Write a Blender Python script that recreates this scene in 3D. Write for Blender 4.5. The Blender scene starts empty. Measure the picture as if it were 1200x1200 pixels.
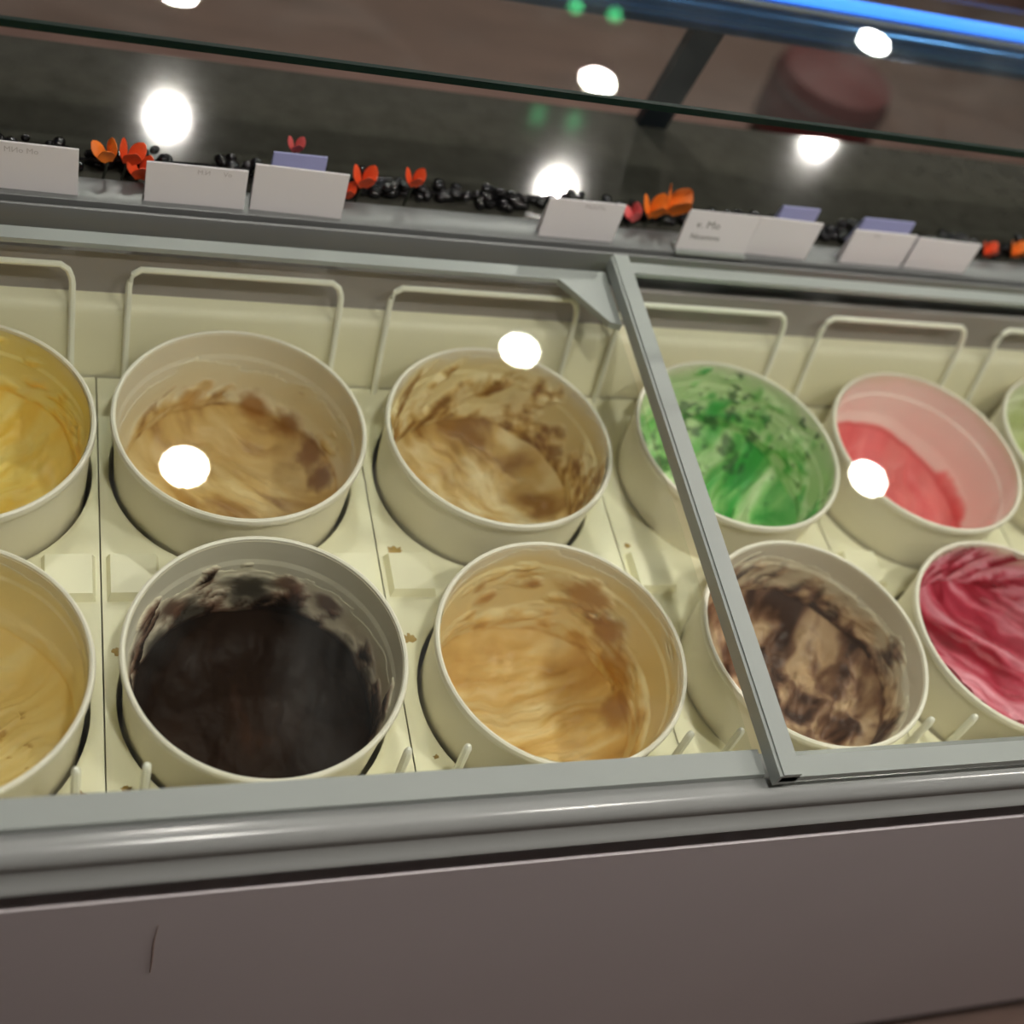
import bpy, bmesh, math, random
import numpy as np
from mathutils import Matrix, Vector

# ------------------------------------------------------------------ camera, world, exposure
scene = bpy.context.scene
Z0 = 0.88                       # height of the tub rims above the shop floor
CAM_H = 0.92289
cam_data = bpy.data.cameras.new('camera')
cam = bpy.data.objects.new('camera', cam_data)
scene.collection.objects.link(cam)
scene.camera = cam
cam_data.sensor_width = 36.0
cam_data.lens = 36.0 * 1494.24 / 1200.0
cam_data.clip_start = 0.02
_r = (0.93833143, -0.20258835, 0.28016439)      # right
_d = (0.00731883, -0.79851872, -0.60192548)     # down
_f = (0.3456596, 0.56685607, -0.74779251)       # forward
cam.matrix_world = Matrix(((_r[0], -_d[0], -_f[0], 0.0),
                           (_r[1], -_d[1], -_f[1], 0.0),
                           (_r[2], -_d[2], -_f[2], CAM_H + Z0),
                           (0, 0, 0, 1)))
cam_data.dof.use_dof = True
cam_data.dof.focus_distance = 1.12
cam_data.dof.aperture_fstop = 2.6

world = bpy.data.worlds.new('world')
scene.world = world
world.use_nodes = True
world.node_tree.nodes['Background'].inputs[0].default_value = (0, 0, 0, 1)
world.node_tree.nodes['Background'].inputs[1].default_value = 0.0

scene.view_settings.view_transform = 'Standard'
scene.view_settings.look = 'None'
scene.view_settings.gamma = 1.0
scene.view_settings.use_curve_mapping = False
scene.view_settings.exposure = 0.45

LAMP_STRENGTH = 400.0           # radiance of every ceiling downlight
CEIL = 1.75                     # ceiling height above the tub rims

# ------------------------------------------------------------------ helpers
def lin(r, g, b):
    def f(c):
        c /= 255.0
        return c / 12.92 if c <= 0.04045 else ((c + 0.055) / 1.055) ** 2.4
    return (f(r), f(g), f(b), 1.0)

MATS = {}
def mat(name, col, rough=0.5, metal=0.0, var=0.06, scale=12.0, bump=0.0, bscale=60.0, spec=0.5, coat=0.0,
        stretch=(1, 1, 1), emit=None, estr=0.0):
    m = bpy.data.materials.new(name); m.use_nodes = True
    nt = m.node_tree; b = nt.nodes['Principled BSDF']
    tc = nt.nodes.new('ShaderNodeTexCoord'); mp = nt.nodes.new('ShaderNodeMapping')
    mp.inputs['Scale'].default_value = stretch
    nt.links.new(tc.outputs['Object'], mp.inputs[0])
    nz = nt.nodes.new('ShaderNodeTexNoise'); nz.inputs['Scale'].default_value = scale; nz.inputs['Detail'].default_value = 4
    nt.links.new(mp.outputs[0], nz.inputs['Vector'])
    mx = nt.nodes.new('ShaderNodeMix'); mx.data_type = 'RGBA'
    mx.inputs[6].default_value = tuple(max(0, c * (1 - 2 * var)) for c in col[:3]) + (1,)
    mx.inputs[7].default_value = tuple(min(1, c * (1 + 2 * var)) for c in col[:3]) + (1,)
    nt.links.new(nz.outputs[0], mx.inputs[0]); nt.links.new(mx.outputs[2], b.inputs['Base Color'])
    b.inputs['Roughness'].default_value = rough; b.inputs['Metallic'].default_value = metal
    b.inputs['Specular IOR Level'].default_value = spec
    b.inputs['Coat Weight'].default_value = coat; b.inputs['Coat Roughness'].default_value = 0.08
    if bump:
        n2 = nt.nodes.new('ShaderNodeTexNoise'); n2.inputs['Scale'].default_value = bscale; n2.inputs['Detail'].default_value = 3
        nt.links.new(mp.outputs[0], n2.inputs['Vector'])
        bp = nt.nodes.new('ShaderNodeBump'); bp.inputs['Strength'].default_value = bump; bp.inputs['Distance'].default_value = 0.002
        nt.links.new(n2.outputs[0], bp.inputs['Height']); nt.links.new(bp.outputs[0], b.inputs['Normal'])
    if emit:
        b.inputs['Emission Color'].default_value = emit; b.inputs['Emission Strength'].default_value = estr
    MATS[name] = m
    return m

def glass_mat(name, tint, f0=0.045, haze=0.0, smear=0.0, rough=0.01):
    """clear pane: straight transmission plus a Schlick mirror term, with a thin film of finger smears"""
    m = bpy.data.materials.new(name); m.use_nodes = True
    nt = m.node_tree; nt.nodes.clear()
    out = nt.nodes.new('ShaderNodeOutputMaterial')
    tr = nt.nodes.new('ShaderNodeBsdfTransparent'); tr.inputs[0].default_value = tint
    gl = nt.nodes.new('ShaderNodeBsdfGlossy'); gl.inputs['Roughness'].default_value = rough
    lw = nt.nodes.new('ShaderNodeLayerWeight'); lw.inputs['Blend'].default_value = 0.5
    pw = nt.nodes.new('ShaderNodeMath'); pw.operation = 'POWER'; pw.inputs[1].default_value = 5
    nt.links.new(lw.outputs['Facing'], pw.inputs[0])
    ma = nt.nodes.new('ShaderNodeMath'); ma.operation = 'MULTIPLY_ADD'; ma.inputs[1].default_value = 1 - f0; ma.inputs[2].default_value = f0
    nt.links.new(pw.outputs[0], ma.inputs[0])
    mix = nt.nodes.new('ShaderNodeMixShader')
    nt.links.new(ma.outputs[0], mix.inputs[0]); nt.links.new(tr.outputs[0], mix.inputs[1]); nt.links.new(gl.outputs[0], mix.inputs[2])
    last = mix
    if haze or smear:
        df = nt.nodes.new('ShaderNodeBsdfDiffuse'); df.inputs[0].default_value = (0.8, 0.82, 0.8, 1)
        tc = nt.nodes.new('ShaderNodeTexCoord')
        nz = nt.nodes.new('ShaderNodeTexNoise'); nz.inputs['Scale'].default_value = 7; nz.inputs['Detail'].default_value = 6
        nz.inputs['Distortion'].default_value = 1.2
        nt.links.new(tc.outputs['Object'], nz.inputs['Vector'])
        mr = nt.nodes.new('ShaderNodeMapRange'); mr.inputs[1].default_value = 0.45; mr.inputs[2].default_value = 0.8
        mr.inputs[3].default_value = haze; mr.inputs[4].default_value = haze + smear
        nt.links.new(nz.outputs[0], mr.inputs[0])
        m2 = nt.nodes.new('ShaderNodeMixShader')
        nt.links.new(mr.outputs[0], m2.inputs[0]); nt.links.new(mix.outputs[0], m2.inputs[1]); nt.links.new(df.outputs[0], m2.inputs[2])
        last = m2
    nt.links.new(last.outputs[0], out.inputs[0])
    return m

def put(o, label=None, cat=None, group=None, kind=None):
    if label: o['label'] = label
    if cat: o['category'] = cat
    if group: o['group'] = group
    if kind: o['kind'] = kind
    return o

def thing(name, loc, label, cat, group=None):
    """an Empty at the base of a thing; loc in rim coordinates"""
    o = bpy.data.objects.new(name, None); scene.collection.objects.link(o)
    o.empty_display_size = 0.03
    o.location = (loc[0], loc[1], loc[2] + Z0)
    o['_o'] = tuple(loc)
    return put(o, label, cat, group)

def obj(name, bm, material, parent=None, smooth=False, bevel=0.0, label=None, kind=None):
    """link a bmesh (in rim coordinates) as one mesh object"""
    if bevel:
        bmesh.ops.bevel(bm, geom=[e for e in bm.edges if len(e.link_faces) == 2 and e.calc_face_angle() > 0.5], offset=bevel,
                        segments=2, profile=0.5, affect='EDGES', clamp_overlap=True)
    bmesh.ops.recalc_face_normals(bm, faces=bm.faces)
    chain = Vector((0, 0, 0)); p = parent
    if parent is not None:
        while p is not None:
            chain += Vector(p['_o']) if p.parent is None else Vector(p['_l']); p = p.parent
        org = chain
    else:
        vs = [v.co for v in bm.verts]
        org = Vector(((min(v.x for v in vs) + max(v.x for v in vs)) / 2, (min(v.y for v in vs) + max(v.y for v in vs)) / 2, min(v.z for v in vs)))
    for v in bm.verts: v.co -= org
    me = bpy.data.meshes.new(name); bm.to_mesh(me); bm.free()
    if smooth:
        for f in me.polygons: f.use_smooth = True
        me.set_sharp_from_angle(angle=math.radians(40))
    me.materials.append(material)
    o = bpy.data.objects.new(name, me); scene.collection.objects.link(o)
    if parent is not None:
        o.parent = parent; o['_l'] = (0.0, 0.0, 0.0)
    else:
        o.location = (org.x, org.y, org.z + Z0); o['_o'] = tuple(org)
    return put(o, label=label, kind=kind)

def box(bm, x0, x1, y0, y1, z0, z1):
    vs = [bm.verts.new((x, y, z)) for z in (z0, z1) for y in (y0, y1) for x in (x0, x1)]
    for f in ((0, 2, 3, 1), (4, 5, 7, 6), (0, 1, 5, 4), (2, 6, 7, 3), (0, 4, 6, 2), (1, 3, 7, 5)):
        bm.faces.new([vs[i] for i in f])
    return vs

def B(*a):
    bm = bmesh.new(); box(bm, *a); return bm

def profile_x(pts, x0, x1, closed=True):
    """extrude a (y, z) outline along x"""
    bm = bmesh.new()
    a = [bm.verts.new((x0, y, z)) for y, z in pts]; b = [bm.verts.new((x1, y, z)) for y, z in pts]
    n = len(pts)
    for i in range(n if closed else n - 1):
        j = (i + 1) % n
        bm.faces.new((a[i], a[j], b[j], b[i]))
    if closed:
        bm.faces.new(a); bm.faces.new(b[::-1])
    return bm

def lathe(bm, pts, c, n=64, close=False):
    rings = []
    for r, z in pts:
        rings.append([bm.verts.new((c[0] + r * math.cos(2 * math.pi * k / n), c[1] + r * math.sin(2 * math.pi * k / n), c[2] + z)) for k in range(n)])
    m = len(rings)
    for i in range(m if close else m - 1):
        a, b = rings[i], rings[(i + 1) % m]
        for k in range(n):
            bm.faces.new((a[k], a[(k + 1) % n], b[(k + 1) % n], b[k]))
    return rings

def tube(bm, pts, r, n=10, cap=True):
    pts = [Vector(p) for p in pts]; rings = []
    for i, p in enumerate(pts):
        t = (pts[min(i + 1, len(pts) - 1)] - pts[max(i - 1, 0)]).normalized()
        u = t.cross(Vector((0.31, 0.17, 0.93)));
        if u.length < 1e-4: u = t.cross(Vector((1, 0, 0)))
        u.normalize(); w = t.cross(u)
        rr = r[i] if isinstance(r, (list, tuple)) else r
        rings.append([bm.verts.new(p + u * rr * math.cos(2 * math.pi * k / n) + w * rr * math.sin(2 * math.pi * k / n)) for k in range(n)])
    for a, b in zip(rings, rings[1:]):
        for k in range(n): bm.faces.new((a[k], a[(k + 1) % n], b[(k + 1) % n], b[k]))
    if cap: bm.faces.new(rings[0][::-1]); bm.faces.new(rings[-1])

def arc(c, r, a0, a1, n=6):
    return [(c[0] + r * math.cos(a0 + (a1 - a0) * k / n), c[1] + r * math.sin(a0 + (a1 - a0) * k / n)) for k in range(n + 1)]

# ------------------------------------------------------------------ materials
M_floor = mat('brown_floor', lin(106, 84, 76), 0.45, var=0.25, scale=5, stretch=(1, 6, 1))
M_wall = mat('pale_plaster', lin(198, 194, 190), 0.8, var=0.05)
M_wall_dark = mat('dark_wall_paint', lin(96, 84, 78), 0.8, var=0.08)
M_ceil = mat('ceiling_paint', lin(98, 88, 84), 0.85, var=0.04)
M_panel = mat('white_enamel_panel', lin(204, 196, 200), 0.42, var=0.02, scale=4, spec=0.4)
M_trim = mat('grey_plastic_trim', lin(150, 152, 151), 0.2, var=0.02, spec=0.5)
M_rail = mat('grey_anodised_rail', lin(122, 124, 124), 0.4, metal=0.2, var=0.03)
M_inner = mat('grey_inner_frame', lin(156, 148, 148), 0.55, var=0.04)
M_liner = mat('cream_liner_plastic', lin(240, 234, 206), 0.45, var=0.02, scale=6, bump=0.03, bscale=25)
M_collar = mat('cream_collar_plastic', lin(250, 246, 218), 0.4, var=0.02, scale=8, bump=0.04, bscale=30)
M_stain = mat('syrup_stain', lin(178, 146, 76), 0.4, var=0.3, scale=90)
M_wire = mat('white_coated_wire', lin(252, 250, 238), 0.35, var=0.02)
M_carton = mat('white_carton', lin(240, 233, 214), 0.5, var=0.02, scale=9)
M_rim = mat('carton_rim', lin(250, 244, 230), 0.4, var=0.01)
M_frame = mat('grey_lid_frame', lin(152, 158, 154), 0.35, var=0.02)
M_glass = glass_mat('lid_glass', (0.97, 0.985, 0.965, 1), 0.05, 0.002, 0.022)
M_shelf_glass = glass_mat('shelf_glass', (0.93, 0.96, 0.94, 1), 0.06, 0.008, 0.02)
M_edge = mat('green_glass_edge', lin(6, 30, 24), 0.5, var=0.2, spec=0.15)
M_counter = mat('dark_granite', lin(64, 63, 57), 0.07, var=0.2, scale=40, spec=0.6)
M_fascia = mat('dark_fascia', lin(90, 78, 72), 0.5, var=0.15)
M_post = mat('slate_post_metal', lin(24, 32, 40), 0.35)
M_tube = mat('blue_grey_metal', lin(50, 96, 150), 0.22, metal=0.75)
M_neon = mat('blue_neon', lin(70, 140, 255), 0.4, emit=lin(50, 130, 255), estr=1.6)
M_card = mat('white_card', lin(224, 220, 222), 0.6, var=0.01)
M_card_blue = mat('pale_blue_card', lin(160, 162, 204), 0.55, var=0.03)
M_ink = mat('grey_ink', lin(120, 118, 112), 0.7)
M_ink_faint = mat('show_through_ink', lin(188, 182, 182), 0.7)
M_bead = mat('black_glossy_bead', lin(16, 15, 17), 0.18, var=0.3, spec=0.6)
M_orange = mat('orange_petal', lin(232, 118, 30), 0.5, var=0.15, scale=80)
M_redor = mat('red_orange_petal', lin(222, 78, 34), 0.5, var=0.15, scale=80)
M_pink = mat('coral_petal', lin(214, 96, 96), 0.5, var=0.15, scale=80)
M_stem = mat('dark_stem', lin(34, 38, 26), 0.6)
M_red = mat('red_upholstery', lin(82, 26, 26), 0.6, var=0.1)
M_leg = mat('dark_chair_leg', lin(40, 32, 28), 0.5)
M_leaf = mat('green_leaf', lin(50, 110, 46), 0.45, var=0.25, scale=20)
M_pot = mat('dark_pot', lin(48, 40, 38), 0.6)
M_lens = mat('lamp_lens', (1, 1, 1, 1), 0.5, emit=(1.0, 0.95, 0.87, 1), estr=LAMP_STRENGTH)
M_pilot = mat('green_pilot', lin(90, 220, 140), 0.4, emit=lin(90, 235, 150), estr=7.0)
M_ring = mat('lamp_ring', lin(200, 198, 192), 0.4)

# ------------------------------------------------------------------ the room
FZ = -Z0
RX0, RX1, RY0, RY1 = -3.0, 6.0, -1.7, 7.0
def struct(name, bm, m, **k):
    o = obj(name, bm, m, **k); o['kind'] = 'structure'; return o
struct('floor', B(RX0, RX1, RY0, RY1, FZ - 0.1, FZ), M_floor)
struct('ceiling', B(RX0, RX1, RY0, RY1, CEIL, CEIL + 0.1), M_ceil)
struct('wall_back', B(RX0 - 0.1, RX1 + 0.1, RY1, RY1 + 0.1, FZ - 0.1, CEIL + 0.1), M_wall_dark)
struct('wall_front', B(RX0 - 0.1, RX1 + 0.1, RY0 - 0.1, RY0, FZ - 0.1, CEIL + 0.1), M_wall)
struct('wall_left', B(RX0 - 0.1, RX0, RY0, RY1, FZ - 0.1, CEIL + 0.1), M_wall)
struct('wall_right', B(RX1, RX1 + 0.1, RY0, RY1, FZ - 0.1, CEIL + 0.1), M_wall_dark)

# ------------------------------------------------------------------ the freezer cabinet
CX0, CX1 = -1.10, 2.35
fz = thing('ice_cream_freezer', (0.6, 0.8, FZ), 'long grey and white ice cream dipping freezer holding the tubs', 'freezer')
obj('front_panel', B(CX0, CX1, 0.360, 0.385, -0.80, -0.029), M_panel, fz, bevel=0.003, label='plain white enamel front panel')
obj('plinth', B(CX0 + 0.03, CX1 - 0.03, 0.41, 1.18, FZ, -0.80), M_leg, fz)
# front trim: rounded nose, recess below
nose = [(0.414, 0.010), (0.414, 0.034), (0.388, 0.036), (0.3865, 0.0455), (0.384, 0.0475)]
nose += arc((0.3755, 0.0370), 0.0112, math.radians(70), math.radians(190), 8)
nose += [(0.3668, 0.031), (0.3662, 0.026), (0.3640, 0.019), (0.3600, 0.0130), (0.3574, 0.0110), (0.3568, 0.0085), (0.359, 0.007), (0.398, 0.007), (0.398, -0.035), (0.414, -0.035)]
obj('front_trim', profile_x(nose, CX0, CX1), M_trim, fz, smooth=True, label='rounded pale grey plastic edge trim')
# liner
bm = profile_x([(0.4145, 0.010), (0.420, 0.002), (0.432, -0.03), (0.438, -0.2405), (0.921, -0.2405), (0.9235, -0.078), (0.928, -0.055), (0.934, -0.025), (0.940, -0.004), (0.945, 0.003), (0.951, 0.005), (0.962, 0.0055),
                (0.962, -0.43), (0.4145, -0.43)], CX0 + 0.06, CX1 - 0.06)
obj('liner', bm, M_liner, fz, smooth=True, label='cream plastic well liner')
obj('inner_frame', B(CX0 + 0.06, CX1 - 0.06, 0.9622, 0.970, -0.02, 0.057), M_inner, fz)
rail = [(0.9705, -0.03), (0.9705, 0.054), (0.9715, 0.054), (0.9725, 0.015), (0.9825, 0.015), (0.9835, 0.074), (0.9845, 0.088), (0.9858, 0.0892), (0.9872, 0.0885), (0.9880, 0.079), (0.9930, 0.079),
        (0.9938, 0.0905), (0.9950, 0.0915), (1.024, 0.0918), (1.030, 0.089), (1.030, -0.03)]
obj('back_rail', profile_x(rail, CX0, CX1), M_rail, fz, smooth=True, label='stepped grey metal rail under the cards')
for xa, xb in ((CX0, CX0 + 0.055), (CX1 - 0.055, CX1)):
    obj('end_wall', B(xa, xb, 0.386, 1.22, -0.80, 0.03), M_panel, fz, bevel=0.004)
obj('rear_fascia', B(CX0, CX1, 1.225, 1.245, -0.80, 0.06), M_fascia, fz)
# a dried drip on the panel
bm = bmesh.new()
tube(bm, [(0.0866, 0.3598, -0.085), (0.0858, 0.3597, -0.12), (0.0872, 0.3596, -0.16), (0.0878, 0.3597, -0.195)], [0.0004, 0.0008, 0.001, 0.0005], 6)
obj('drip_mark', bm, mat('dried_drip', lin(172, 152, 146), 0.5), fz)

# ------------------------------------------------------------------ collars that hold the tubs, one per column
SEAM = [-0.209, 0.050, 0.309, 0.570, 0.831, 1.086, 1.345]
COL = lambda c: SEAM[c]
TUB = {'B0': (-0.0738, 0.8024), 'B1': (0.1776, 0.8062), 'B2': (0.4377, 0.8013), 'B3': (0.7128, 0.7997), 'B4': (0.9614, 0.7975), 'B5': (1.2101, 0.8077),
       'F0': (-0.0789, 0.5477), 'F1': (0.1785, 0.5521), 'F2': (0.4438, 0.5456), 'F3': (0.7125, 0.5469), 'F4': (0.9595, 0.5461), 'F5': (1.2150, 0.5470)}
PZ = -0.074
def collar_mesh(x0, x1, holes, hr=0.1185):
    """flat plate with one round hole per tub and a short collar hanging from each hole"""
    bm = bmesh.new()
    ys = [(0.444, 0.6755), (0.6755, 0.9215)]
    n = 64
    for (ya, yb), (hx, hy) in zip(ys, holes):
        top, inner, low, wallv = [], [], [], []
        hr_ = min(hr, hx - x0 - 0.004, x1 - hx - 0.004)
        for k in range(n):
            a = 2 * math.pi * (k + 0.5) / n; cx, cy = math.cos(a), math.sin(a)
            t = min(((x1 - hx) if cx > 0 else (x0 - hx)) / cx if abs(cx) > 1e-6 else 9,
                    ((yb - hy) if cy > 0 else (ya - hy)) / cy if abs(cy) > 1e-6 else 9)
            top.append(bm.verts.new((hx + cx * t, hy + cy * t, PZ)))
            r2 = min(hr_ + 0.006, t - 0.001)
            wallv.append(bm.verts.new((hx + cx * r2, hy + cy * r2, PZ)))
            r1 = min(hr_, t - 0.002)
            inner.append(bm.verts.new((hx + cx * r1, hy + cy * r1, PZ - 0.004)))
            low.append(bm.verts.new((hx + cx * r1 * 0.985, hy + cy * r1 * 0.985, PZ - 0.06)))
        for k in range(n):
            j = (k + 1) % n
            bm.faces.new((top[k], top[j], wallv[j], wallv[k])); bm.faces.new((wallv[k], wallv[j], inner[j], inner[k]))
            bm.faces.new((inner[k], inner[j], low[j], low[k]))
        # square the corners left between angular samples
        for sx, sy in ((x0, ya), (x1, ya), (x0, yb), (x1, yb)):
            cand = sorted(top, key=lambda v: (v.co.x - sx) ** 2 + (v.co.y - sy) ** 2)[:2]
            if all(abs(v.co.x - sx) > 1e-5 or abs(v.co.y - sy) > 1e-5 for v in cand):
                c = bm.verts.new((sx, sy, PZ)); bm.faces.new((c, cand[0], cand[1]))
    bm.normal_update()
    return bm
COL_LABEL = ['around the mango yellow and vanilla tubs', 'around the dark chocolate tub', 'around the two tan coffee and toffee tubs',
             'around the mint green and chocolate swirl tubs', 'around the rose pink and raspberry tubs', 'at the tub beyond the rose pink one']
for c in range(6):
    xa, xb = COL(c) + 0.0007, COL(c + 1) - 0.0007
    t = thing('tub_collar', ((xa + xb) / 2, 0.685, -0.24), 'cream plastic tub collar with white wire loops ' + COL_LABEL[c], 'tub holder', 'tub collars in the freezer well')
    obj('plate', collar_mesh(xa, xb, [TUB['F%d' % c], TUB['B%d' % c]]), M_collar, t, smooth=True)
    for x in (xa + 0.0008, xb - 0.0008):                         # skirt walls down to the well floor
        obj('skirt', B(x - 0.0008, x + 0.0008, 0.446, 0.9185, -0.2398, PZ - 0.003), M_collar, t)
    for x, s in ((xa, 1), (xb, -1)):
        x_in = x + s * 0.004
        bm = B(min(x_in, x_in + s * 0.046), max(x_in, x_in + s * 0.046), 0.652, 0.700, PZ, PZ + 0.010)
        for v in bm.verts:
            if v.co.z > PZ + 0.005: v.co.x += 0.003 * (1 if v.co.x < x_in + s * 0.023 else -1); v.co.y += 0.003 * (1 if v.co.y < 0.676 else -1)
        obj('raised_tab', bm, M_collar, t, bevel=0.002)
    ra, rb = xa + 0.026, xb - 0.024
    yb_, yt_, zt, h = 0.9165, 0.9505, 0.049, 0.90
    def P(u, v): return (u, yb_ + (yt_ - yb_) * v, PZ + (zt - PZ) * v)
    pts = [P(ra, -0.02), P(ra, 0.3), P(ra, h - 0.05), P(ra + 0.001, h), P(ra + 0.004, h + 0.06), P(ra + 0.011, 1.0), P(ra + 0.02, 1.0), P((ra + rb) / 2, 1.0),
           P(rb - 0.02, 1.0), P(rb - 0.011, 1.0), P(rb - 0.004, h + 0.06), P(rb - 0.001, h), P(rb, h - 0.05), P(rb, 0.3), P(rb, -0.02)]
    bm = bmesh.new(); tube(bm, pts, 0.0032, 8)
    obj('wire_loop', bm, M_wire, t, smooth=True)
    for x in (ra, rb):
        bm = bmesh.new(); tube(bm, [(x, 0.4515, PZ - 0.001), (x, 0.453, -0.04), (x, 0.455, -0.006), (x, 0.4555, -0.0025), (x, 0.4557, -0.001)], [0.0038, 0.0038, 0.0038, 0.0030, 0.0014], 8)
        obj('wire_prong', bm, M_wire, t, smooth=True)
# syrup stains on the plates
random.seed(4)
def stain(par, x, y, r, m=M_stain):
    bm = bmesh.new(); n = 22; r *= 0.8
    c = bm.verts.new((x, y, PZ + 0.0012)); ring = []
    for k in range(n):
        rr = r * random.uniform(0.6, 1.25)
        ring.append(bm.verts.new((x + rr * math.cos(6.283 * k / n), y + rr * 0.8 * math.sin(6.283 * k / n), PZ + 0.0002)))
    for k in range(n): bm.faces.new((c, ring[k], ring[(k + 1) % n]))
    return obj('syrup_spot', bm, m, par, smooth=True)
collars = [o for o in scene.objects if o.name.startswith('tub_collar')]
M_green_sp = mat('mint_drip', lin(150, 205, 160), 0.4)
for k, x, y, r in ((0, 0.030, 0.466, 0.010), (0, 0.012, 0.452, 0.007), (1, 0.066, 0.470, 0.006), (1, 0.115, 0.452, 0.008), (2, 0.330, 0.482, 0.004), (2, 0.327, 0.705, 0.011), (1, 0.062, 0.60, 0.006), (2, 0.325, 0.605, 0.008), (3, 0.582, 0.712, 0.005)):
    stain(collars[k], x, y, r)

# ------------------------------------------------------------------ numpy noise
def _hash(ix, iy, iz, seed):
    h = (ix * 374761393 + iy * 668265263 + iz * 2147483647 + seed * 1274126177) & 0xFFFFFFFF
    h = ((h ^ (h >> 13)) * 1274126177) & 0xFFFFFFFF
    h = ((h ^ (h >> 16)) * 2246822519) & 0xFFFFFFFF
    return ((h ^ (h >> 15)) & 0xFFFFFF) / float(0xFFFFFF)
def vnoise(x, y, z, seed):
    x, y, z = np.broadcast_arrays(x, y, z)
    ix, iy, iz = [np.floor(a).astype(np.int64) for a in (x, y, z)]
    fx, fy, fz_ = x - ix, y - iy, z - iz
    u, v, w = [f * f * f * (f * (f * 6 - 15) + 10) for f in (fx, fy, fz_)]
    r = 0
    for dx in (0, 1):
        for dy in (0, 1):
            for dz in (0, 1):
                r = r + _hash(ix + dx, iy + dy, iz + dz, seed) * (u if dx else 1 - u) * (v if dy else 1 - v) * (w if dz else 1 - w)
    return r
def fbm(x, y, z, seed, o=4):
    r = 0; a = 0.5; t = 0
    for k in range(o):
        r = r + a * vnoise(x, y, z, seed + 17 * k); t += a
        x, y, z = x * 2.03 + 5.1, y * 2.03 + 1.7, z * 2.03 + 9.2; a *= 0.5
    return r / t
def sstep(a, b, x):
    t = np.clip((x - a) / (b - a), 0, 1); return t * t * (3 - 2 * t)

# ------------------------------------------------------------------ tubs and ice cream
def wall_r(d):
    """inner radius of the carton at depth d below the rim"""
    d = np.asarray(d, float)
    return np.where(d < 0.030, 0.1150 - 0.02 * d, np.where(d < 0.034, 0.1144 - (d - 0.030) * 0.45, 0.1126 - 0.035 * (d - 0.034)))

def ice_mat(name, rough, spec=0.35):
    m = bpy.data.materials.new(name); m.use_nodes = True
    nt = m.node_tree; b = nt.nodes['Principled BSDF']
    at = nt.nodes.new('ShaderNodeVertexColor'); at.layer_name = 'Col'
    nt.links.new(at.outputs[0], b.inputs['Base Color'])
    b.inputs['Roughness'].default_value = rough; b.inputs['Specular IOR Level'].default_value = spec
    tc = nt.nodes.new('ShaderNodeTexCoord'); nz = nt.nodes.new('ShaderNodeTexNoise')
    nz.inputs['Scale'].default_value = 260; nz.inputs['Detail'].default_value = 2
    nt.links.new(tc.outputs['Object'], nz.inputs['Vector'])
    bp = nt.nodes.new('ShaderNodeBump'); bp.inputs['Strength'].default_value = 0.18; bp.inputs['Distance'].default_value = 0.001
    nt.links.new(nz.outputs[0], bp.inputs['Height']); nt.links.new(bp.outputs[0], b.inputs['Normal'])
    return m
M_ice = ice_mat('ice_cream', 0.42)
M_ice_dark = ice_mat('dark_ice_cream', 0.45, 0.08)

def L3(c): return np.array(lin(*c)[:3])

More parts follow.
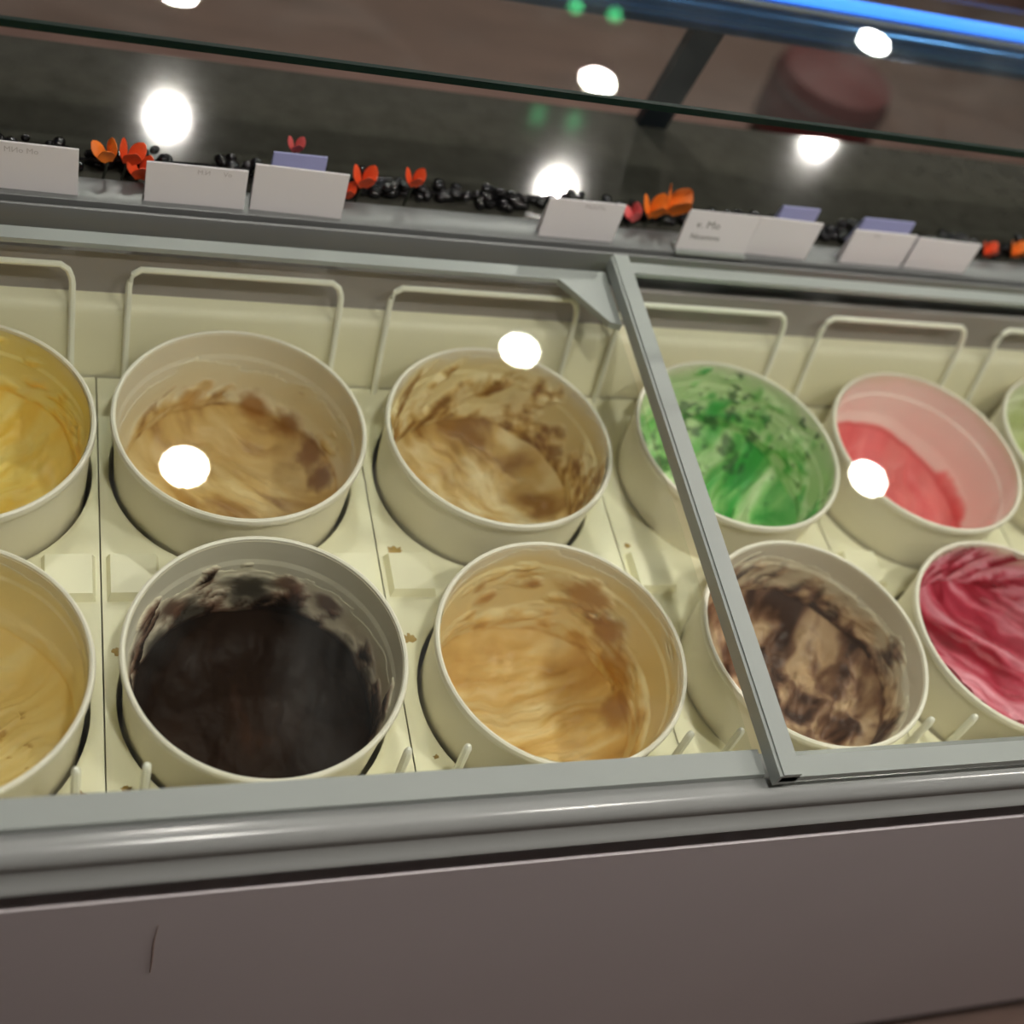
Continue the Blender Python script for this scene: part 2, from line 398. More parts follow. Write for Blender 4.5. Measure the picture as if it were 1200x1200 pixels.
def ice_cream(parent, c, P):
    nt, nf, nw = 240, 80, 96
    s = P['seed']
    th = np.linspace(0, 2 * np.pi, nt, endpoint=False)[None, :]
    ct, st_ = np.cos(th), np.sin(th)
    de, dc = P['de'], P['dc']
    edge = de + P.get('ea', 0.012) * (fbm(ct * 1.3 + 7, st_ * 1.3 + 3, 0 * ct, s, 3) - 0.5) * 2 - P.get('tilt', 0) * np.cos(th - P.get('tdir', 1.2))
    # floor of the scooped ice cream
    S = np.linspace(0, 1, nf)[:, None]
    X, Y = S * ct, S * st_
    a = P.get('ang', 0.5); ca, sa = math.cos(a), math.sin(a)
    wx = X + 0.35 * (fbm(X * 1.5, Y * 1.5, 0 * X + 2, s + 3, 3) - 0.5); wy = Y + 0.35 * (fbm(X * 1.5, Y * 1.5, 0 * X + 6, s + 4, 3) - 0.5)
    u, v = wx * ca + wy * sa, -wx * sa + wy * ca
    sx, sy = P.get('str', (1.2, 5.0))
    g = fbm(u * sx + 3, v * sy + 9, 0 * u, s + 11, 4)
    gc = fbm(u * sx + 23, v * sy + 31, 0 * u + 5, s + 91, 4)
    g2 = fbm(X * 9, Y * 9, 0 * X, s + 12, 3)
    dep_f = edge + (dc - edge) * (1 - S ** 2.2) - P.get('rip', 0.012) * (g - 0.5) * 2 * sstep(1.02, 0.8, S) - 0.002 * (g2 - 0.5) - P.get('fil', 0.026) * S ** 7
    dep_f = np.maximum(dep_f, 0.004)
    r_f = S * (wall_r(dep_f) - 0.0040)
    # film smeared up the carton wall
    dE = dep_f[-1:, :]
    U = np.linspace(0, 1, nw + 1)[1:, None]
    dep_w = dE + (0.0035 - dE) * U
    hf = P['hf'] + P.get('ha', 0.03) * (fbm(ct * 1.7, st_ * 1.7, 0 * ct + 4, s + 21, 3) - 0.5) * 2
    slant = P.get('slant', 0.0)
    kz = P.get('kz', 34.0); kt = P.get('kt', 2.2)
    wob = 0.02 * (fbm(ct * 2, st_ * 2, dep_w * 20, s + 30, 3) - 0.5)
    n1 = 0.5 + 1.35 * (fbm(ct * kt + 2, st_ * kt + 5, (dep_w + wob + slant * ct * 0.05) * kz, s + 31, 5) - 0.5)
    n3 = 0.5 + 1.35 * (fbm(ct * kt + 12, st_ * kt + 15, (dep_w + wob + slant * ct * 0.05) * kz + 7, s + 92, 5) - 0.5)
    n4 = fbm(ct * kt * 3.5 + 4, st_ * kt * 3.5, dep_w * kz * 1.6 + 3, s + 93, 3)
    n2 = fbm(ct * kt * 3.5, st_ * kt * 3.5, dep_w * kz * 1.6, s + 32, 3)
    tn = (dep_w - hf) / P.get('feather', 0.03) + P.get('cov', 2.2) * (n1 - 0.5) * 2 + 0.7 * (n2 - 0.5)
    tn = np.where(dep_w < P.get('clean', 0.012), tn - (P.get('clean', 0.012) - dep_w) * 300, tn)
    tn = np.maximum(tn, 1.0 - U / 0.10)
    al = sstep(-0.1, 0.55, tn)
    tint_a = P.get('tint_a', 0.0) * sstep(P.get('tint_h', 0.035) - 0.012, P.get('tint_h', 0.035) + 0.012, dep_w + 0.03 * (n1 - 0.5))
    thick = np.where((al > 0.01) | (tint_a > 0.05), 0.0006 + P.get('tmax', 0.0035) * np.clip(tn, 0, 1.6), -0.0009)
    thick = np.maximum(thick, 0) * sstep(0, 0.22, U) + np.minimum(thick, 0) + (1 - sstep(0, 0.30, U)) * 0.0040
    r_w = wall_r(dep_w) - thick
    # colours
    lo, mid, hi = L3(P['lo']), L3(P['mid']), L3(P['hi'])
    def tri(t):
        t = np.clip(t, 0, 1)[..., None]
        return np.where(t < 0.5, lo + (mid - lo) * t * 2, mid + (hi - mid) * (t * 2 - 1))
    ctr = P.get('ctr', 2.2)
    tf = 0.5 + ctr * (0.65 * (gc - 0.5) + 0.35 * (fbm(u * sx * 2.3 + 1, v * sy * 1.9, 0 * u + 3, s + 41, 4) - 0.5)) + P.get('fb', 0.0)
    col_f = tri(tf)
    paper = L3(P.get('paper', (240, 232, 208)))
    tint = L3(P.get('tint', P['hi']))
    tw = 0.5 + ctr * (n4 - 0.5) * 0.6 + ctr * (n3 - 0.5) * 0.5 + P.get('wb', 0.15) * (1 - np.clip(tn, 0, 1.2))
    cw = tri(tw)
    base = paper + (tint - paper) * tint_a[..., None]
    thin = P.get('thin', 0.45)
    k = np.clip(al * (1 - thin + thin * np.clip(tn, 0, 1)), 0, 1)[..., None]
    col_w = base + (cw - base) * k
    col = np.concatenate([col_f, col_w], 0)
    dep = np.concatenate([dep_f, dep_w], 0); rr = np.concatenate([r_f, r_w], 0)
    if P.get('chips'):
        px, py, pz = rr * ct * 100, rr * st_ * 100, dep * 100
        jx, jy = fbm(px * 0.9, py * 0.9, pz * 0.9, s + 63, 3) - 0.5, fbm(px * 0.9 + 9, py * 0.9, pz * 0.9, s + 64, 3) - 0.5
        px, py, pz = px + 2.2 * jx + 0.3 * pz, py + 2.2 * jy - 0.25 * px, pz + 1.5 * jx
        q = vnoise(px * 1.15, py * 1.15, pz * 1.15, s + 60); q2 = vnoise(px * 0.18 + 3, py * 0.18, pz * 0.18, s + 61)
        bias = 0.75 * (q2 - 0.5)
        if P.get('chip_c'):                       # chips gathered in one scooped patch
            kx, ky, kz_, kr = P['chip_c']
            dd = np.sqrt((rr * ct - kx) ** 2 + (rr * st_ - ky) ** 2 + (-dep - kz_) ** 2)
            bias = 0.30 * (q2 - 0.5) + 0.34 * (sstep(kr, kr * 0.3, dd) - 0.6)
        chip = sstep(P['chips'], P['chips'] + 0.08, q + bias)[..., None]
        col = col + (L3(P['chip_col']) - col) * chip * 0.75
        rr = rr - 0.0012 * chip[..., 0] * (dep < 0.2)
    x = rr * ct; y = rr * st_
    nr = nf + nw
    verts = np.stack([x, y, -dep], -1).reshape(-1, 3)
    # spot features: lumps left by the scoop, given in carton coordinates
    for (bx, by, bz, br, bh, bc) in P.get('lumps', []):
        d2 = np.sqrt((verts[:, 0] - bx) ** 2 + (verts[:, 1] - by) ** 2 + (verts[:, 2] - bz) ** 2)
        jag = 0.55 + 0.9 * fbm(verts[:, 0] * 90, verts[:, 1] * 90, verts[:, 2] * 90, s + 71, 3)
        w = sstep(1.0, 0.35, d2 / (br * jag))
        inward = -verts[:, :2] / (np.linalg.norm(verts[:, :2], axis=1)[:, None] + 1e-6)
        verts[:, :2] += inward * (w * bh * 0.7)[:, None]; verts[:, 2] += w * bh * 0.7
        if bc is not None:
            cc = col.reshape(-1, 3); cc[:] = cc + (L3(bc) - cc) * (w * 0.9)[:, None]
    verts[:nt] = verts[:nt].mean(0)
    i0 = np.arange(nr - 1)[:, None] * nt + np.arange(nt)[None, :]
    i1 = np.arange(nr - 1)[:, None] * nt + (np.arange(nt)[None, :] + 1) % nt
    faces = np.stack([i0, i1, i1 + nt, i0 + nt], -1).reshape(-1, 4)
    off = np.array([c[0], c[1], 0]) - np.array(parent['_o'])
    me = bpy.data.meshes.new('ice_cream')
    me.vertices.add(len(verts)); me.vertices.foreach_set('co', (verts + off).ravel())
    me.loops.add(faces.size); me.loops.foreach_set('vertex_index', faces.ravel())
    me.polygons.add(len(faces)); me.polygons.foreach_set('loop_start', np.arange(0, faces.size, 4)); me.polygons.foreach_set('loop_total', np.full(len(faces), 4))
    me.update(); me.validate()
    at = me.attributes.new('Col', 'FLOAT_COLOR', 'POINT')
    at.data.foreach_set('color', np.concatenate([np.clip(col.reshape(-1, 3), 0, 1), np.ones((len(verts), 1))], 1).ravel().astype(np.float32))
    me.polygons.foreach_set('use_smooth', np.ones(len(me.polygons), bool))
    me.materials.append(M_ice_dark if P.get('dark') else M_ice)
    o = bpy.data.objects.new('ice_cream', me); scene.collection.objects.link(o)
    o.parent = parent; o['label'] = P['ice_label']
    return o

def tub(key, label, P):
    c = TUB[key]
    t = thing('ice_cream_tub', (c[0], c[1], -0.24), label, 'ice cream tub', 'ice cream tubs in the freezer')
    ds = [0.003, 0.029, 0.030, 0.034, 0.036, 0.10, 0.17, 0.226]
    prof = [(0.0, -0.24), (0.1035, -0.24), (0.1055, -0.237), (0.1165, -0.014), (0.1172, -0.004)]
    prof += [(float(wall_r(d)), -d) for d in ds] + [(0.0, -0.226)]
    bm = bmesh.new(); lathe(bm, prof, (c[0], c[1], 0), 96)
    bmesh.ops.remove_doubles(bm, verts=bm.verts, dist=1e-5)
    ca_ = obj('carton', bm, M_carton, t, smooth=True, label='white round paper carton')
    bm = bmesh.new()
    lathe(bm, [(0.1152, -0.0035), (0.1158, -0.0008), (0.1176, 0.0), (0.1193, -0.001), (0.12, -0.004), (0.1196, -0.0085), (0.1176, -0.0105), (0.1168, -0.009), (0.1165, -0.006)], (c[0], c[1], 0), 96, close=True)
    obj('rim', bm, M_rim, ca_, smooth=True, label='rolled white rim')
    ice_cream(t, c, P)
    return t

tub('B0', 'white tub of mango yellow ice cream with yellow smeared walls, below the cards',
    dict(seed=101, de=0.105, dc=0.112, hf=0.03, ha=0.02, cov=1.8, feather=0.03, tint=(244, 232, 160), tint_a=0.95, tint_h=0.008, clean=0.004, kt=3, kz=40, slant=1.2,
         lo=(246, 204, 92), mid=(248, 216, 108), hi=(248, 234, 156), ctr=2.0, wb=0.45, rip=0.012, ang=0.6, ice_label='mango yellow ice cream'))
tub('B1', 'white tub with a low layer of caramel beige ice cream and clean upper walls',
    dict(seed=202, de=0.128, dc=0.136, hf=0.098, ha=0.03, cov=2.2, feather=0.040, tint=(236, 222, 186), tint_a=0.6, tint_h=0.05, slant=1.6, kt=3, kz=40,
         lo=(150, 104, 52), mid=(216, 182, 118), hi=(234, 210, 156), ctr=2.4, wb=0.2, rip=0.015, ang=-0.5,
         lumps=[(0.030, 0.098, -0.094, 0.026, 0.003, (168, 116, 58)), (0.062, 0.078, -0.098, 0.026, 0.003, (150, 100, 48)), (0.085, 0.050, -0.104, 0.026, 0.003, (140, 90, 42)),
                (0.097, 0.018, -0.110, 0.024, 0.003, (130, 82, 40)), (-0.02, 0.106, -0.07, 0.014, 0.002, (214, 178, 116)), (-0.035, 0.100, -0.085, 0.018, 0.002, (202, 160, 96))],
         ice_label='low caramel beige ice cream'))
tub('B2', 'white tub of coffee tan ice cream smeared right up to its rim',
    dict(seed=303, de=0.130, dc=0.145, hf=0.030, ha=0.03, cov=2.2, feather=0.04, tint=(238, 222, 170), tint_a=0.9, tint_h=0.012, clean=0.005,
         lo=(156, 114, 58), mid=(216, 184, 120), hi=(244, 228, 182), ctr=3.6, wb=0.35, rip=0.026, ang=-0.55, str=(1.3, 3.8), slant=2.2, kt=3.2, kz=44, ice_label='ridged coffee tan ice cream'))
tub('B3', 'white tub of mint green ice cream with dark chocolate chips',
    dict(seed=404, de=0.110, dc=0.118, hf=0.030, ha=0.02, cov=2.0, feather=0.04, tint=(212, 228, 178), tint_a=0.95, tint_h=0.010, clean=0.005, kt=3, kz=40,
         lo=(76, 176, 84), mid=(152, 210, 128), hi=(216, 234, 184), ctr=3.2, wb=0.5, rip=0.02, ang=0.9, slant=1.0, chips=0.66, chip_col=(58, 88, 58), chip_c=(0.015, 0.075, -0.085, 0.095), ice_label='mint green ice cream with dark chips'))
tub('B4', 'white tub of rose pink ice cream with smooth pale pink walls',
    dict(seed=512, de=0.120, dc=0.130, hf=0.100, ha=0.045, cov=1.2, feather=0.02, kt=1.6, kz=14, tint=(255, 243, 236), tint_a=1.0, tint_h=0.008, clean=0.004,
         lo=(224, 100, 106), mid=(236, 122, 124), hi=(242, 160, 154), ctr=1.2, wb=0.0, rip=0.012, thin=0.2, tmax=0.003, ang=1.2, tilt=0.02, tdir=2.6, ice_label='rose pink ice cream'))
tub('B5', 'white tub with pale pistachio walls beyond the rose pink tub',
    dict(seed=606, de=0.12, dc=0.13, hf=0.05, ha=0.02, cov=1.2, tint=(232, 236, 208), tint_a=0.9, tint_h=0.01, clean=0.004,
         lo=(190, 200, 140), mid=(208, 214, 164), hi=(224, 228, 196), ctr=1.6, ice_label='pale pistachio ice cream'))
tub('F0', 'white tub of pale vanilla yellow ice cream next to the dark chocolate tub',
    dict(seed=707, de=0.125, dc=0.135, hf=0.09, ha=0.02, cov=0.9, feather=0.04, tint=(244, 230, 184), tint_a=0.95, tint_h=0.02, clean=0.006,
         lo=(236, 206, 130), mid=(244, 220, 150), hi=(246, 230, 176), ctr=1.8, wb=0.35, rip=0.012, chips=0.95, chip_col=(190, 146, 76), ice_label='pale vanilla ice cream'))
tub('F1', 'white tub of very dark chocolate ice cream with smears up the wall',
    dict(seed=811, de=0.124, dc=0.130, hf=0.066, ha=0.02, cov=2.4, feather=0.040, kt=3.4, kz=40, slant=1.8, dark=True,
         lumps=[(0.0, 0.107, -0.070, 0.034, 0.004, (26, 19, 14)), (-0.055, 0.092, -0.086, 0.032, 0.004, (28, 20, 15)), (-0.085, 0.062, -0.095, 0.030, 0.004, (30, 22, 16)), (0.04, 0.098, -0.092, 0.024, 0.003, (30, 21, 15)),
                (0.088, 0.055, -0.098, 0.026, 0.003, (28, 20, 15)), (0.100, 0.02, -0.100, 0.034, 0.004, (34, 23, 16)), (-0.1, 0.02, -0.10, 0.028, 0.003, (36, 25, 18)), (0.07, 0.083, -0.062, 0.020, 0.002, (112, 72, 52)),
                (-0.07, 0.08, -0.062, 0.022, 0.002, (104, 66, 48)), (0.035, 0.103, -0.055, 0.018, 0.002, (120, 80, 60))],
         lo=(28, 17, 10), mid=(42, 26, 16), hi=(118, 76, 56), ctr=1.0, wb=0.8, rip=0.012, ang=1.45, str=(0.9, 1.8), fb=-0.15, thin=0.35, clean=0.034, tint=(226, 206, 186), tint_a=0.5, tint_h=0.05,
         ice_label='nearly black chocolate ice cream'))
tub('F2', 'white tub of toffee tan ice cream with a scraped crumbly ridge on its wall',
    dict(seed=909, de=0.155, dc=0.162, hf=0.06, ha=0.03, cov=2.2, feather=0.06, kt=2.2, kz=46, tint=(242, 224, 172), tint_a=0.95, tint_h=0.016, clean=0.006, slant=0.5,
         lo=(194, 148, 78), mid=(228, 192, 120), hi=(244, 228, 178), ctr=2.2, wb=0.5, rip=0.010, ang=0.1,
         lumps=[(0.062, 0.085, -0.052, 0.034, 0.006, (184, 134, 60)), (0.084, 0.062, -0.075, 0.032, 0.007, (176, 124, 54)), (0.098, 0.030, -0.100, 0.032, 0.006, (188, 138, 64)), (0.100, 0.000, -0.125, 0.028, 0.005, (176, 126, 56)),
                (0.012, 0.104, -0.058, 0.016, 0.004, (188, 140, 70)), (-0.045, 0.094, -0.050, 0.013, 0.003, (176, 126, 58)), (-0.03, 0.10, -0.075, 0.018, 0.003, (200, 152, 80)), (-0.098, 0.03, -0.10, 0.014, 0.003, (160, 108, 48))],
         ice_label='toffee tan ice cream'))
tub('F3', 'white tub of brown chocolate swirl ice cream beside the raspberry tub',
    dict(seed=1010, de=0.100, dc=0.108, hf=0.036, ha=0.012, cov=1.6, feather=0.022, tint=(206, 180, 144), tint_a=0.7, tint_h=0.036, kt=3, kz=40,
         lo=(74, 50, 40), mid=(142, 106, 84), hi=(208, 176, 140), ctr=4.2, wb=0.30, rip=0.022, ang=1.3, str=(3.0, 5.5), fb=0.0, slant=1.6, ice_label='brown chocolate swirl ice cream'))
tub('F4', 'white tub of deep raspberry ice cream in curved ridges',
    dict(seed=1111, de=0.090, dc=0.10, hf=0.01, ha=0.01, cov=2.6, feather=0.05, tint=(234, 160, 176), tint_a=0.9, tint_h=0.008, clean=0.004, kt=2.2, kz=60, slant=2.6,
         lo=(156, 30, 50), mid=(208, 78, 102), hi=(238, 166, 182), ctr=3.8, wb=0.3, rip=0.020, ang=-0.75, str=(0.9, 9.0), ice_label='raspberry ice cream in ridges'))

# ------------------------------------------------------------------ sliding glass lids
TILT = 0.04
def lid_pt(x, y, z, z0): return (x, y, z0 + (y - 0.39) * TILT + z)
def lid_box(x0, x1, y0, y1, za, zb, z0):
    bm = B(x0, x1, y0, y1, za, zb)
    for v in bm.verts: v.co = lid_pt(*v.co, z0)
    return bm
def lid(x0, x1, z0, label, gusset, lead, fy=(0.3862, 0.4085)):
    """lead: which x end has the heavy grey frame bar"""
    t = thing('sliding_lid', ((x0 + x1) / 2, 0.68, z0 - 0.006), label, 'glass lid')
    H = 0.012
    obj('front_frame', lid_box(x0, x1, fy[0], fy[1], -0.004, 0.004, z0), M_frame, t, bevel=0.001)
    obj('back_frame', lid_box(x0, x1, 0.9515, 0.9670, -0.002, 0.004, z0), M_frame, t, bevel=0.001)
    g = lid_box(x0 + 0.004, x1 - 0.004, fy[1] - 0.008, 0.960, -0.002, 0.002, z0)
    obj('glass_pane', g, M_glass, t, label='clear smeared glass pane')
    if lead == 'left':
        sb_ = obj('side_bar', lid_box(x0, x0 + 0.017, fy[0], 0.972, -0.008, 0.009, z0), M_frame, t, bevel=0.0015, label='pale grey lid edge bar')
        obj('bar_seal', lid_box(x0 - 0.003, x0, fy[0], 0.971, -0.009, 0.007, z0), M_frame, sb_)
        obj('side_bar', lid_box(x1 - 0.017, x1, fy[0], 0.972, -0.008, 0.009, z0), M_frame, t, bevel=0.0015)
    else:
        obj('side_bar', lid_box(x0, x0 + 0.017, 0.3865, 0.969, -0.0045, 0.006, z0), M_frame, t, bevel=0.0015)
    if gusset:
        bm = bmesh.new()
        vs = [(x1 - 0.058, 0.952), (x1, 0.952), (x1, 0.890), (x1 - 0.013, 0.893)]
        lo = [bm.verts.new(lid_pt(x, y, -0.0035, z0)) for x, y in vs]; hi = [bm.verts.new(lid_pt(x, y, 0.0045, z0)) for x, y in vs]
        bm.faces.new(lo); bm.faces.new(hi)
        for i in range(4): bm.faces.new((lo[i], lo[(i + 1) % 4], hi[(i + 1) % 4], hi[i]))
        obj('corner_gusset', bm, M_frame, t, bevel=0.001, label='triangular grey corner gusset')
    return t
lid(-0.62, 0.5685, 0.0500, 'lower sliding glass lid over the yellow, caramel and dark chocolate tubs', True, 'right')
lid(0.5720, 1.80, 0.0665, 'upper sliding glass lid with grey edge bar over the green and pink tubs', False, 'left', (0.3745, 0.3930))

# ------------------------------------------------------------------ counter, shelf, posts, blue light tube
ct = thing('display_counter', (0.6, 1.14, 0.06), 'dark polished stone ledge behind the white cards', 'counter')
obj('stone_top', B(CX0, CX1, 1.0305, 1.25, 0.061, 0.085), M_counter, ct, bevel=0.002)
sh = thing('glass_shelf', (0.6, 1.1, 0.294), 'clear glass shelf with dark green polished edge above the cards', 'glass shelf')
obj('pane', B(CX0, CX1, 0.955, 1.25, 0.294, 0.300), M_shelf_glass, sh, label='clear greenish glass')
obj('polished_edge', B(CX0, CX1, 0.950, 0.9548, 0.2935, 0.3005), M_edge, sh, label='dark green glass edge')
for x, wh in ((-0.75, 'standing past the mango yellow tub'), (0.698, 'rising behind the printed card'), (2.1, 'far along the ledge past the last card')):
    p_ = thing('shelf_post', (x, 1.235, 0.085), 'dark slate upright shelf post ' + wh, 'post', 'posts under the glass shelf')
    bm = B(x - 0.019, x + 0.019, 1.228, 1.242, 0.0855, 0.25)
    for v in bm.verts:
        if v.co.z > 0.2: v.co.y -= 0.036
    obj('upright', bm, M_post, p_, bevel=0.0015)
lt = thing('tube_light', (0.6, 1.2, 0.24), 'blue glowing light tube running along under the shelf back edge', 'light tube')
bm = bmesh.new(); tube(bm, [(CX0, 1.2, 0.2625), (CX1, 1.2, 0.2625)], 0.0225, 20); ho_ = obj('housing', bm, M_tube, lt, smooth=True)
bm = bmesh.new(); tube(bm, [(CX0, 1.216, 0.281), (CX1, 1.216, 0.281)], 0.012, 12); obj('neon', bm, M_neon, ho_, smooth=True, label='blue glowing strip')
bm = bmesh.new(); tube(bm, [(CX0, 1.190, 0.2845), (CX1, 1.190, 0.2845)], 0.003, 8); obj('clip_strip', bm, M_rail, ho_, smooth=True)

# ------------------------------------------------------------------ cards on the rail
def text_mesh(s, size, mirror=False):
    cu = bpy.data.curves.new('t', 'FONT'); cu.body = s; cu.size = size; cu.extrude = 0.00008; cu.resolution_u = 2
    to = bpy.data.objects.new('t', cu); scene.collection.objects.link(to)
    dg = bpy.context.evaluated_depsgraph_get(); dg.update()
    me = bpy.data.meshes.new_from_object(to.evaluated_get(dg))
    bpy.data.objects.remove(to); bpy.data.curves.remove(cu)
    bm = bmesh.new(); bm.from_mesh(me); bpy.data.meshes.remove(me)
    if mirror:
        for v in bm.verts: v.co.x = -v.co.x
    return bm
def card(x0, x1, h, y, zb, label, yaw=0.0, lean=0.06, m=None, text=None, faint=None, thick=0.0009, depth=0.008, block=False, grp='white cards on the rail'):
    m = m or M_card
    t = thing('price_card', ((x0 + x1) / 2, y, zb), label, 'card', grp)
    w = (x1 - x0) / 2; xc = (x0 + x1) / 2
    def place(bm):
        for v in bm.verts:                       # local: x along, y up the card face, z out of the face to the operator
            u, hh, o = v.co.x, v.co.y, v.co.z
            yy = hh * lean - o; zz = hh
            v.co = (xc + u * math.cos(yaw) - yy * math.sin(yaw), y + u * math.sin(yaw) + yy * math.cos(yaw), zb + zz)
        return bm
    obj('card_face', place(B(-w, w, 0.0, h, -thick, 0.0)), m, t, bevel=0.0002)
    if block:
        obj('holder_base', place(B(-w, w, -0.0035, 0.0, -0.012, 0.006)), M_frame, t, bevel=0.001)
        obj('holder_back', place(B(-w, w, 0.0, h * 0.9, -thick - 0.0025, -thick - 0.0002)), M_card, t)
    else:
        bm = B(-w, w, 0.0, h, -thick, 0.0)       # folded rear leaf of the tent card
        for v in bm.verts: v.co.z = v.co.z - (1 - v.co.y / h) * depth - 0.0012
        obj('rear_leaf', place(bm), m, t)
    if text:
        for s, size, ux, uy in text:
            bm = text_mesh(s, size)
            for v in bm.verts: v.co.x += ux; v.co.y += uy; v.co.z += 0.0003
            obj('printed_line', place(bm), M_ink, t)
    if faint:
        for s, size, ux, uy in faint:
            bm = text_mesh(s, size, True)
            for v in bm.verts: v.co.x += ux; v.co.y += uy; v.co.z += 0.0003
            obj('show_through_line', place(bm), M_ink_faint, t)
    return t
RZ = 0.0918
card(-0.052, 0.029, 0.050, 1.000, RZ, 'plain white folded card above the mango yellow tub', faint=[('oM oNM', 0.008, 0.006, 0.0405)], yaw=-0.02)
card(0.089, 0.183, 0.044, 1.000, RZ, 'wide white folded card above the nearly empty caramel tub', faint=[('N.M', 0.007, 0.012, 0.036), ('oV', 0.007, 0.032, 0.036)])
card(0.189, 0.280, 0.052, 1.000, RZ, 'blank white folded card with a lilac card peeking over it', yaw=-0.03)
card(0.493, 0.580, 0.048, 1.000, RZ, 'white folded card above the coffee tan tub, standing alone by orange flowers', faint=[('oMoloM', 0.007, 0.022, 0.040)])
card(0.655, 0.742, 0.050, 0.9965, RZ + 0.0025, 'white card in a thick holder with two printed grey lines', text=[('v. Mo', 0.013, -0.030, 0.029), ('Nosmno', 0.0105, -0.032, 0.014)], block=True, lean=0.10)
card(0.745, 0.824, 0.050, 1.000, RZ, 'blank white folded card touching the printed card', yaw=-0.02)
card(0.870, 0.955, 0.046, 1.000, RZ, 'white folded card with a lilac top edge above the rose pink tub', faint=[('oN', 0.007, -0.006, 0.039)])
card(0.960, 1.048, 0.043, 1.000, RZ, 'white folded card ending the row beside a small orange flower', yaw=-0.02)
card(0.209, 0.262, 0.050, 1.0265, RZ - 0.0008, 'lilac card standing behind the blank white card', m=M_card_blue, depth=0.012, grp='lilac cards behind the white ones')
card(0.783, 0.832, 0.049, 1.0265, RZ - 0.0008, 'lilac card standing behind the card next to the printed one', m=M_card_blue, depth=0.012, grp='lilac cards behind the white ones')
card(0.895, 0.965, 0.0445, 1.0265, RZ - 0.0008, 'lilac card standing behind the card above the rose pink tub', m=M_card_blue, depth=0.012, grp='lilac cards behind the white ones')

# ------------------------------------------------------------------ bead garland and artificial flowers on the ledge
random.seed(11)
gar = thing('bead_garland', (0.6, 1.055, 0.085), 'black glossy bead garland lying along the stone ledge behind the cards', 'garland')
bm = bmesh.new()
for k in range(460):
    x = random.uniform(-0.10, 1.30)
    r = random.uniform(0.004, 0.0075)
    hgt = 0.0 if random.random() < 0.6 else random.uniform(0.006, 0.014)
    if 0.34 < x < 0.49: hgt *= 0.6
    y = random.uniform(1.042, 1.066)
    res = bmesh.ops.create_icosphere(bm, subdivisions=2, radius=r)
    mtx = Matrix.Translation((x, y, 0.0853 + r * 0.8 + hgt)) @ Matrix.Rotation(random.uniform(0, 3), 4, 'Z') @ Matrix.Diagonal((random.uniform(0.8, 1.4), 1, random.uniform(0.7, 1.0), 1))
    bmesh.ops.transform(bm, matrix=mtx, verts=res['verts'])
g_ = obj('beads', bm, M_bead, gar, smooth=True); g_['kind'] = 'stuff'
bm = bmesh.new(); tube(bm, [(-0.1 + 0.05 * k, 1.055 + 0.006 * math.sin(k * 1.7), 0.094) for k in range(29)], 0.0015, 6)
obj('string', bm, M_bead, gar, smooth=True)

def petal(bm, base, d, up, ln, wd):
    """cupped pointed petal from base along direction d"""
    d = Vector(d).normalized(); side = d.cross(Vector(up)).normalized(); nrm = side.cross(d)
    rows = []; n = 6
    for i in range(n + 1):
        t = i / n; w = wd * math.sin(math.pi * min(0.97, 0.10 + 0.87 * t ** 1.25)) ** 0.7
        p = Vector(base) + d * ln * t + nrm * (0.18 * ln * t * t)
        row = []
        for lay in (0, 1):
            for j in (-1, -0.5, 0, 0.5, 1):
                row.append(bm.verts.new(p + side * w * j + nrm * (0.25 * w * j * j + lay * 0.0007)))
        rows.append(row)
    for a, b in zip(rows, rows[1:]):
        for lay in (0, 1):
            for j in range(4):
                k = lay * 5 + j; bm.faces.new((a[k], a[k + 1], b[k + 1], b[k]))
        for k, l in ((0, 5), (4, 9)): bm.faces.new((a[k], b[k], b[l], a[l]))
    bm.faces.new((rows[-1][0], rows[-1][1], rows[-1][2], rows[-1][3], rows[-1][4], rows[-1][9], rows[-1][8], rows[-1][7], rows[-1][6], rows[-1][5]))
def flower(x, y, ztop, m, ln, label, n=3, tilt=(0, 0)):
    t = thing('artificial_flower', (x, y, 0.085), label, 'flower', 'artificial flowers on the ledge')
    zb = max(ztop - ln * 0.9, 0.092)
    bm = bmesh.new(); tube(bm, [(x - 0.004, y, 0.0856), (x - 0.002, y, (0.085 + zb) / 2), (x, y, zb + 0.002)], 0.0014, 6)
    obj('stem', bm, M_stem, t, smooth=True)
    for k in range(n):
        a = 6.283 * k / n + 0.6
        bm = bmesh.new(); petal(bm, (x + 0.001 * math.cos(a), y + 0.001 * math.sin(a), zb), (0.30 * math.cos(a) + tilt[0], 0.30 * math.sin(a) + tilt[1], 1.0), (math.cos(a), math.sin(a), 0.2), ln, ln * 0.36)
        obj('petal', bm, m, t, smooth=True)
flower(0.0565, 1.034, 0.128, M_orange, 0.022, 'small orange flower between the wide white card and the mango-side card', tilt=(-0.3, 0))
flower(0.0740, 1.036, 0.128, M_redor, 0.024, 'red orange flower beside the smaller orange one at the wide card', tilt=(0.3, 0))
flower(0.0860, 1.033, 0.112, M_redor, 0.024, 'low red orange flower tucked against the edge of the wide white card')
flower(0.238, 1.070, 0.129, M_pink, 0.016, 'coral pink flower peeking over the lilac card')
flower(0.305, 1.036, 0.127, M_redor, 0.024, 'red orange flower right of the blank white card among black beads')
flower(0.289, 1.033, 0.106, M_redor, 0.018, 'low red orange flower touching the blank white card')
flower(0.357, 1.037, 0.130, M_redor, 0.020, 'single red orange flower standing alone above the black beads')
flower(0.615, 1.034, 0.116, M_pink, 0.020, 'coral pink flower drooping beside the orange flowers', tilt=(-0.6, 0))
flower(0.634, 1.036, 0.128, M_orange, 0.028, 'slim orange flower next to the printed card', tilt=(-0.1, 0))
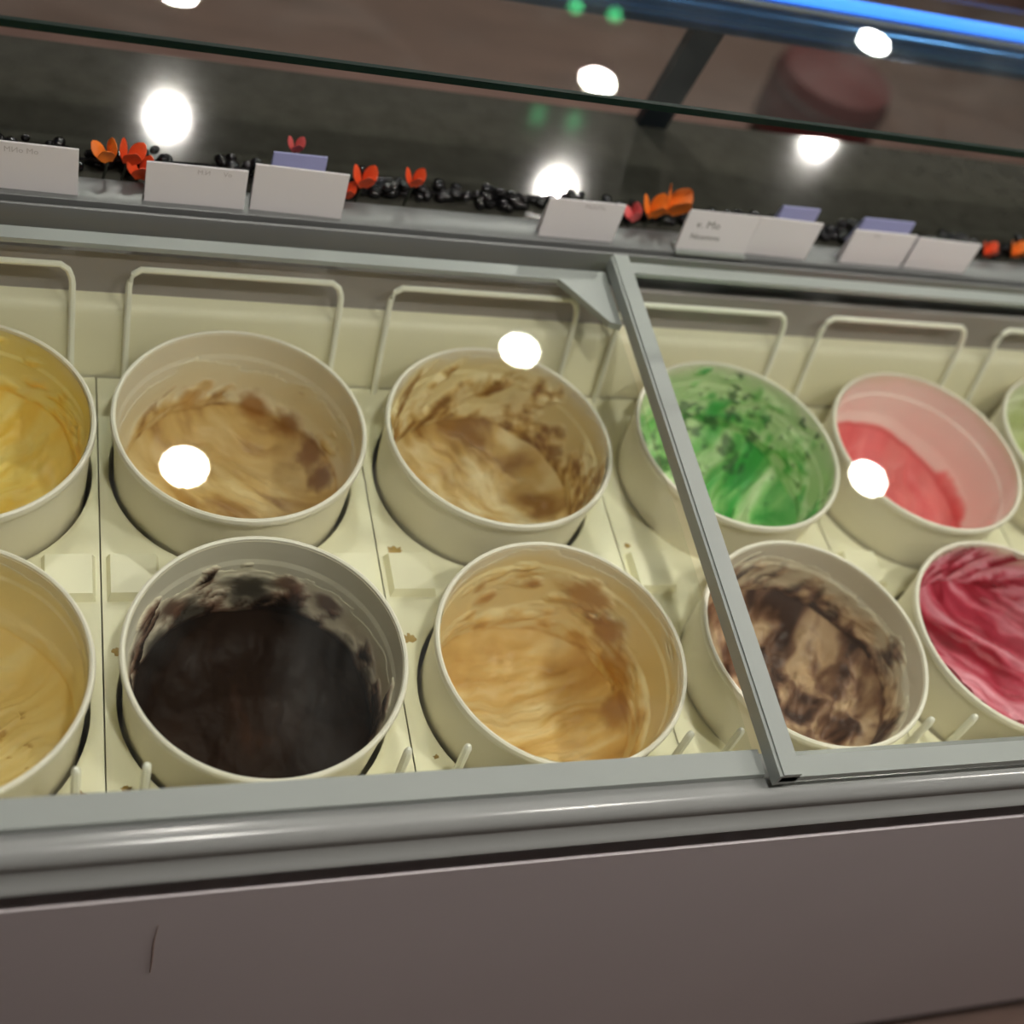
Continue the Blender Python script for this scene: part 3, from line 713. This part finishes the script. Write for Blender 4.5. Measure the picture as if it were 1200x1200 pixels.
flower(0.656, 1.042, 0.136, M_orange, 0.034, 'large orange flower rising behind the printed card', tilt=(0.25, 0))
flower(1.098, 1.034, 0.112, M_redor, 0.020, 'small red orange flower beside the last white card')
flower(1.145, 1.040, 0.112, M_orange, 0.022, 'dull orange flower farthest along the ledge past the last card')

# ------------------------------------------------------------------ customer side
cx, cy = 1.70, 2.30
ch = thing('round_stool', (cx, cy, FZ), 'dark red round padded stool on the floor beyond the glass shelf', 'stool')
bm = bmesh.new(); lathe(bm, [(0.0, 0.26), (0.125, 0.26), (0.140, 0.28), (0.142, 0.40), (0.130, 0.435), (0.09, 0.452), (0.0, 0.458)], (cx, cy, FZ), 36)
bmesh.ops.remove_doubles(bm, verts=bm.verts, dist=1e-5); cu_ = obj('cushion', bm, M_red, ch, smooth=True)
bm = bmesh.new(); lathe(bm, [(0.1405, 0.392), (0.145, 0.396), (0.1405, 0.400), (0.138, 0.396)], (cx, cy, FZ), 36, close=True); obj('piping', bm, M_leg, cu_, smooth=True)
for sx, sy in ((-1, -1), (1, -1), (-1, 1), (1, 1)):
    bm = bmesh.new(); tube(bm, [(cx + sx * 0.10, cy + sy * 0.10, FZ), (cx + sx * 0.08, cy + sy * 0.08, FZ + 0.262)], [0.010, 0.014], 10); obj('leg', bm, M_leg, ch, smooth=True)

px_, py_ = 3.42, 3.75
pl = thing('potted_plant', (px_, py_, FZ), 'green leafy plant in a dark pot beyond the blue light tube', 'plant')
bm = bmesh.new(); lathe(bm, [(0.0, 0.0), (0.13, 0.0), (0.17, 0.30), (0.18, 0.31), (0.165, 0.31), (0.15, 0.27), (0.0, 0.27)], (px_, py_, FZ), 28)
bmesh.ops.remove_doubles(bm, verts=bm.verts, dist=1e-5); obj('pot', bm, M_pot, pl, smooth=True)
for k in range(26):
    a = random.uniform(0, 6.28); e = random.uniform(0.5, 2.0)
    bm = bmesh.new(); petal(bm, (px_ + 0.05 * math.cos(a), py_ + 0.05 * math.sin(a), FZ + 0.26), (math.cos(a), math.sin(a), e), (math.cos(a), math.sin(a), 0.3), random.uniform(0.35, 0.6), 0.045)
    obj('leaf', bm, M_leaf, pl, smooth=True)

# ------------------------------------------------------------------ ceiling downlights
def lamp(x, y, r=0.048):
    t = thing('ceiling_downlight_offscreen', (x, y, CEIL - 0.012), 'round warm white recessed downlight in the ceiling over the shop', 'ceiling light', 'ceiling downlights')
    bm = bmesh.new(); lathe(bm, [(r, -0.011), (r + 0.018, -0.012), (r + 0.02, -0.006), (r + 0.02, -0.0005), (r, -0.0005)], (x, y, CEIL), 32, close=True); obj('trim_ring', bm, M_ring, t, smooth=True)
    bm = bmesh.new(); lathe(bm, [(0.0, -0.008), (r - 0.001, -0.008), (r - 0.001, -0.001), (0.0, -0.001)], (x, y, CEIL), 24)
    bmesh.ops.remove_doubles(bm, verts=bm.verts, dist=1e-5); obj('lens_offscreen', bm, M_lens, t, label='glowing lens')
for x, y in ((0.32, 1.85), (1.26, 2.27), (2.24, 1.83), (0.35, 3.40), (1.60, 3.24), (2.82, 3.72),   # mirrored in the lids, the ledge and the shelf
             (0.29, 0.10), (1.13, 0.10), (2.26, 0.10)):                                                     # mirrored as three glints in the front trim
    lamp(x, y)
for x, y in ((1.632, 3.654), (1.766, 3.639)):
    t = thing('pilot_lamp_offscreen', (x, y, CEIL - 0.02), 'small green pilot lamp on the ceiling over the shop', 'pilot lamp', 'green pilot lamps')
    bm = bmesh.new(); lathe(bm, [(0.0, -0.020), (0.010, -0.018), (0.017, -0.010), (0.018, -0.0005), (0.0, -0.0005)], (x, y, CEIL), 16)
    bmesh.ops.remove_doubles(bm, verts=bm.verts, dist=1e-5); obj('dome_offscreen', bm, M_pilot, t, smooth=True)
    bm = bmesh.new(); lathe(bm, [(0.0185, -0.004), (0.024, -0.004), (0.025, -0.0005), (0.0185, -0.0005)], (x, y, CEIL), 16, close=True); obj('collar', bm, M_ring, t, smooth=True)
for o in scene.objects:
    for k in ('_o', '_l'):
        if k in o: del o[k]
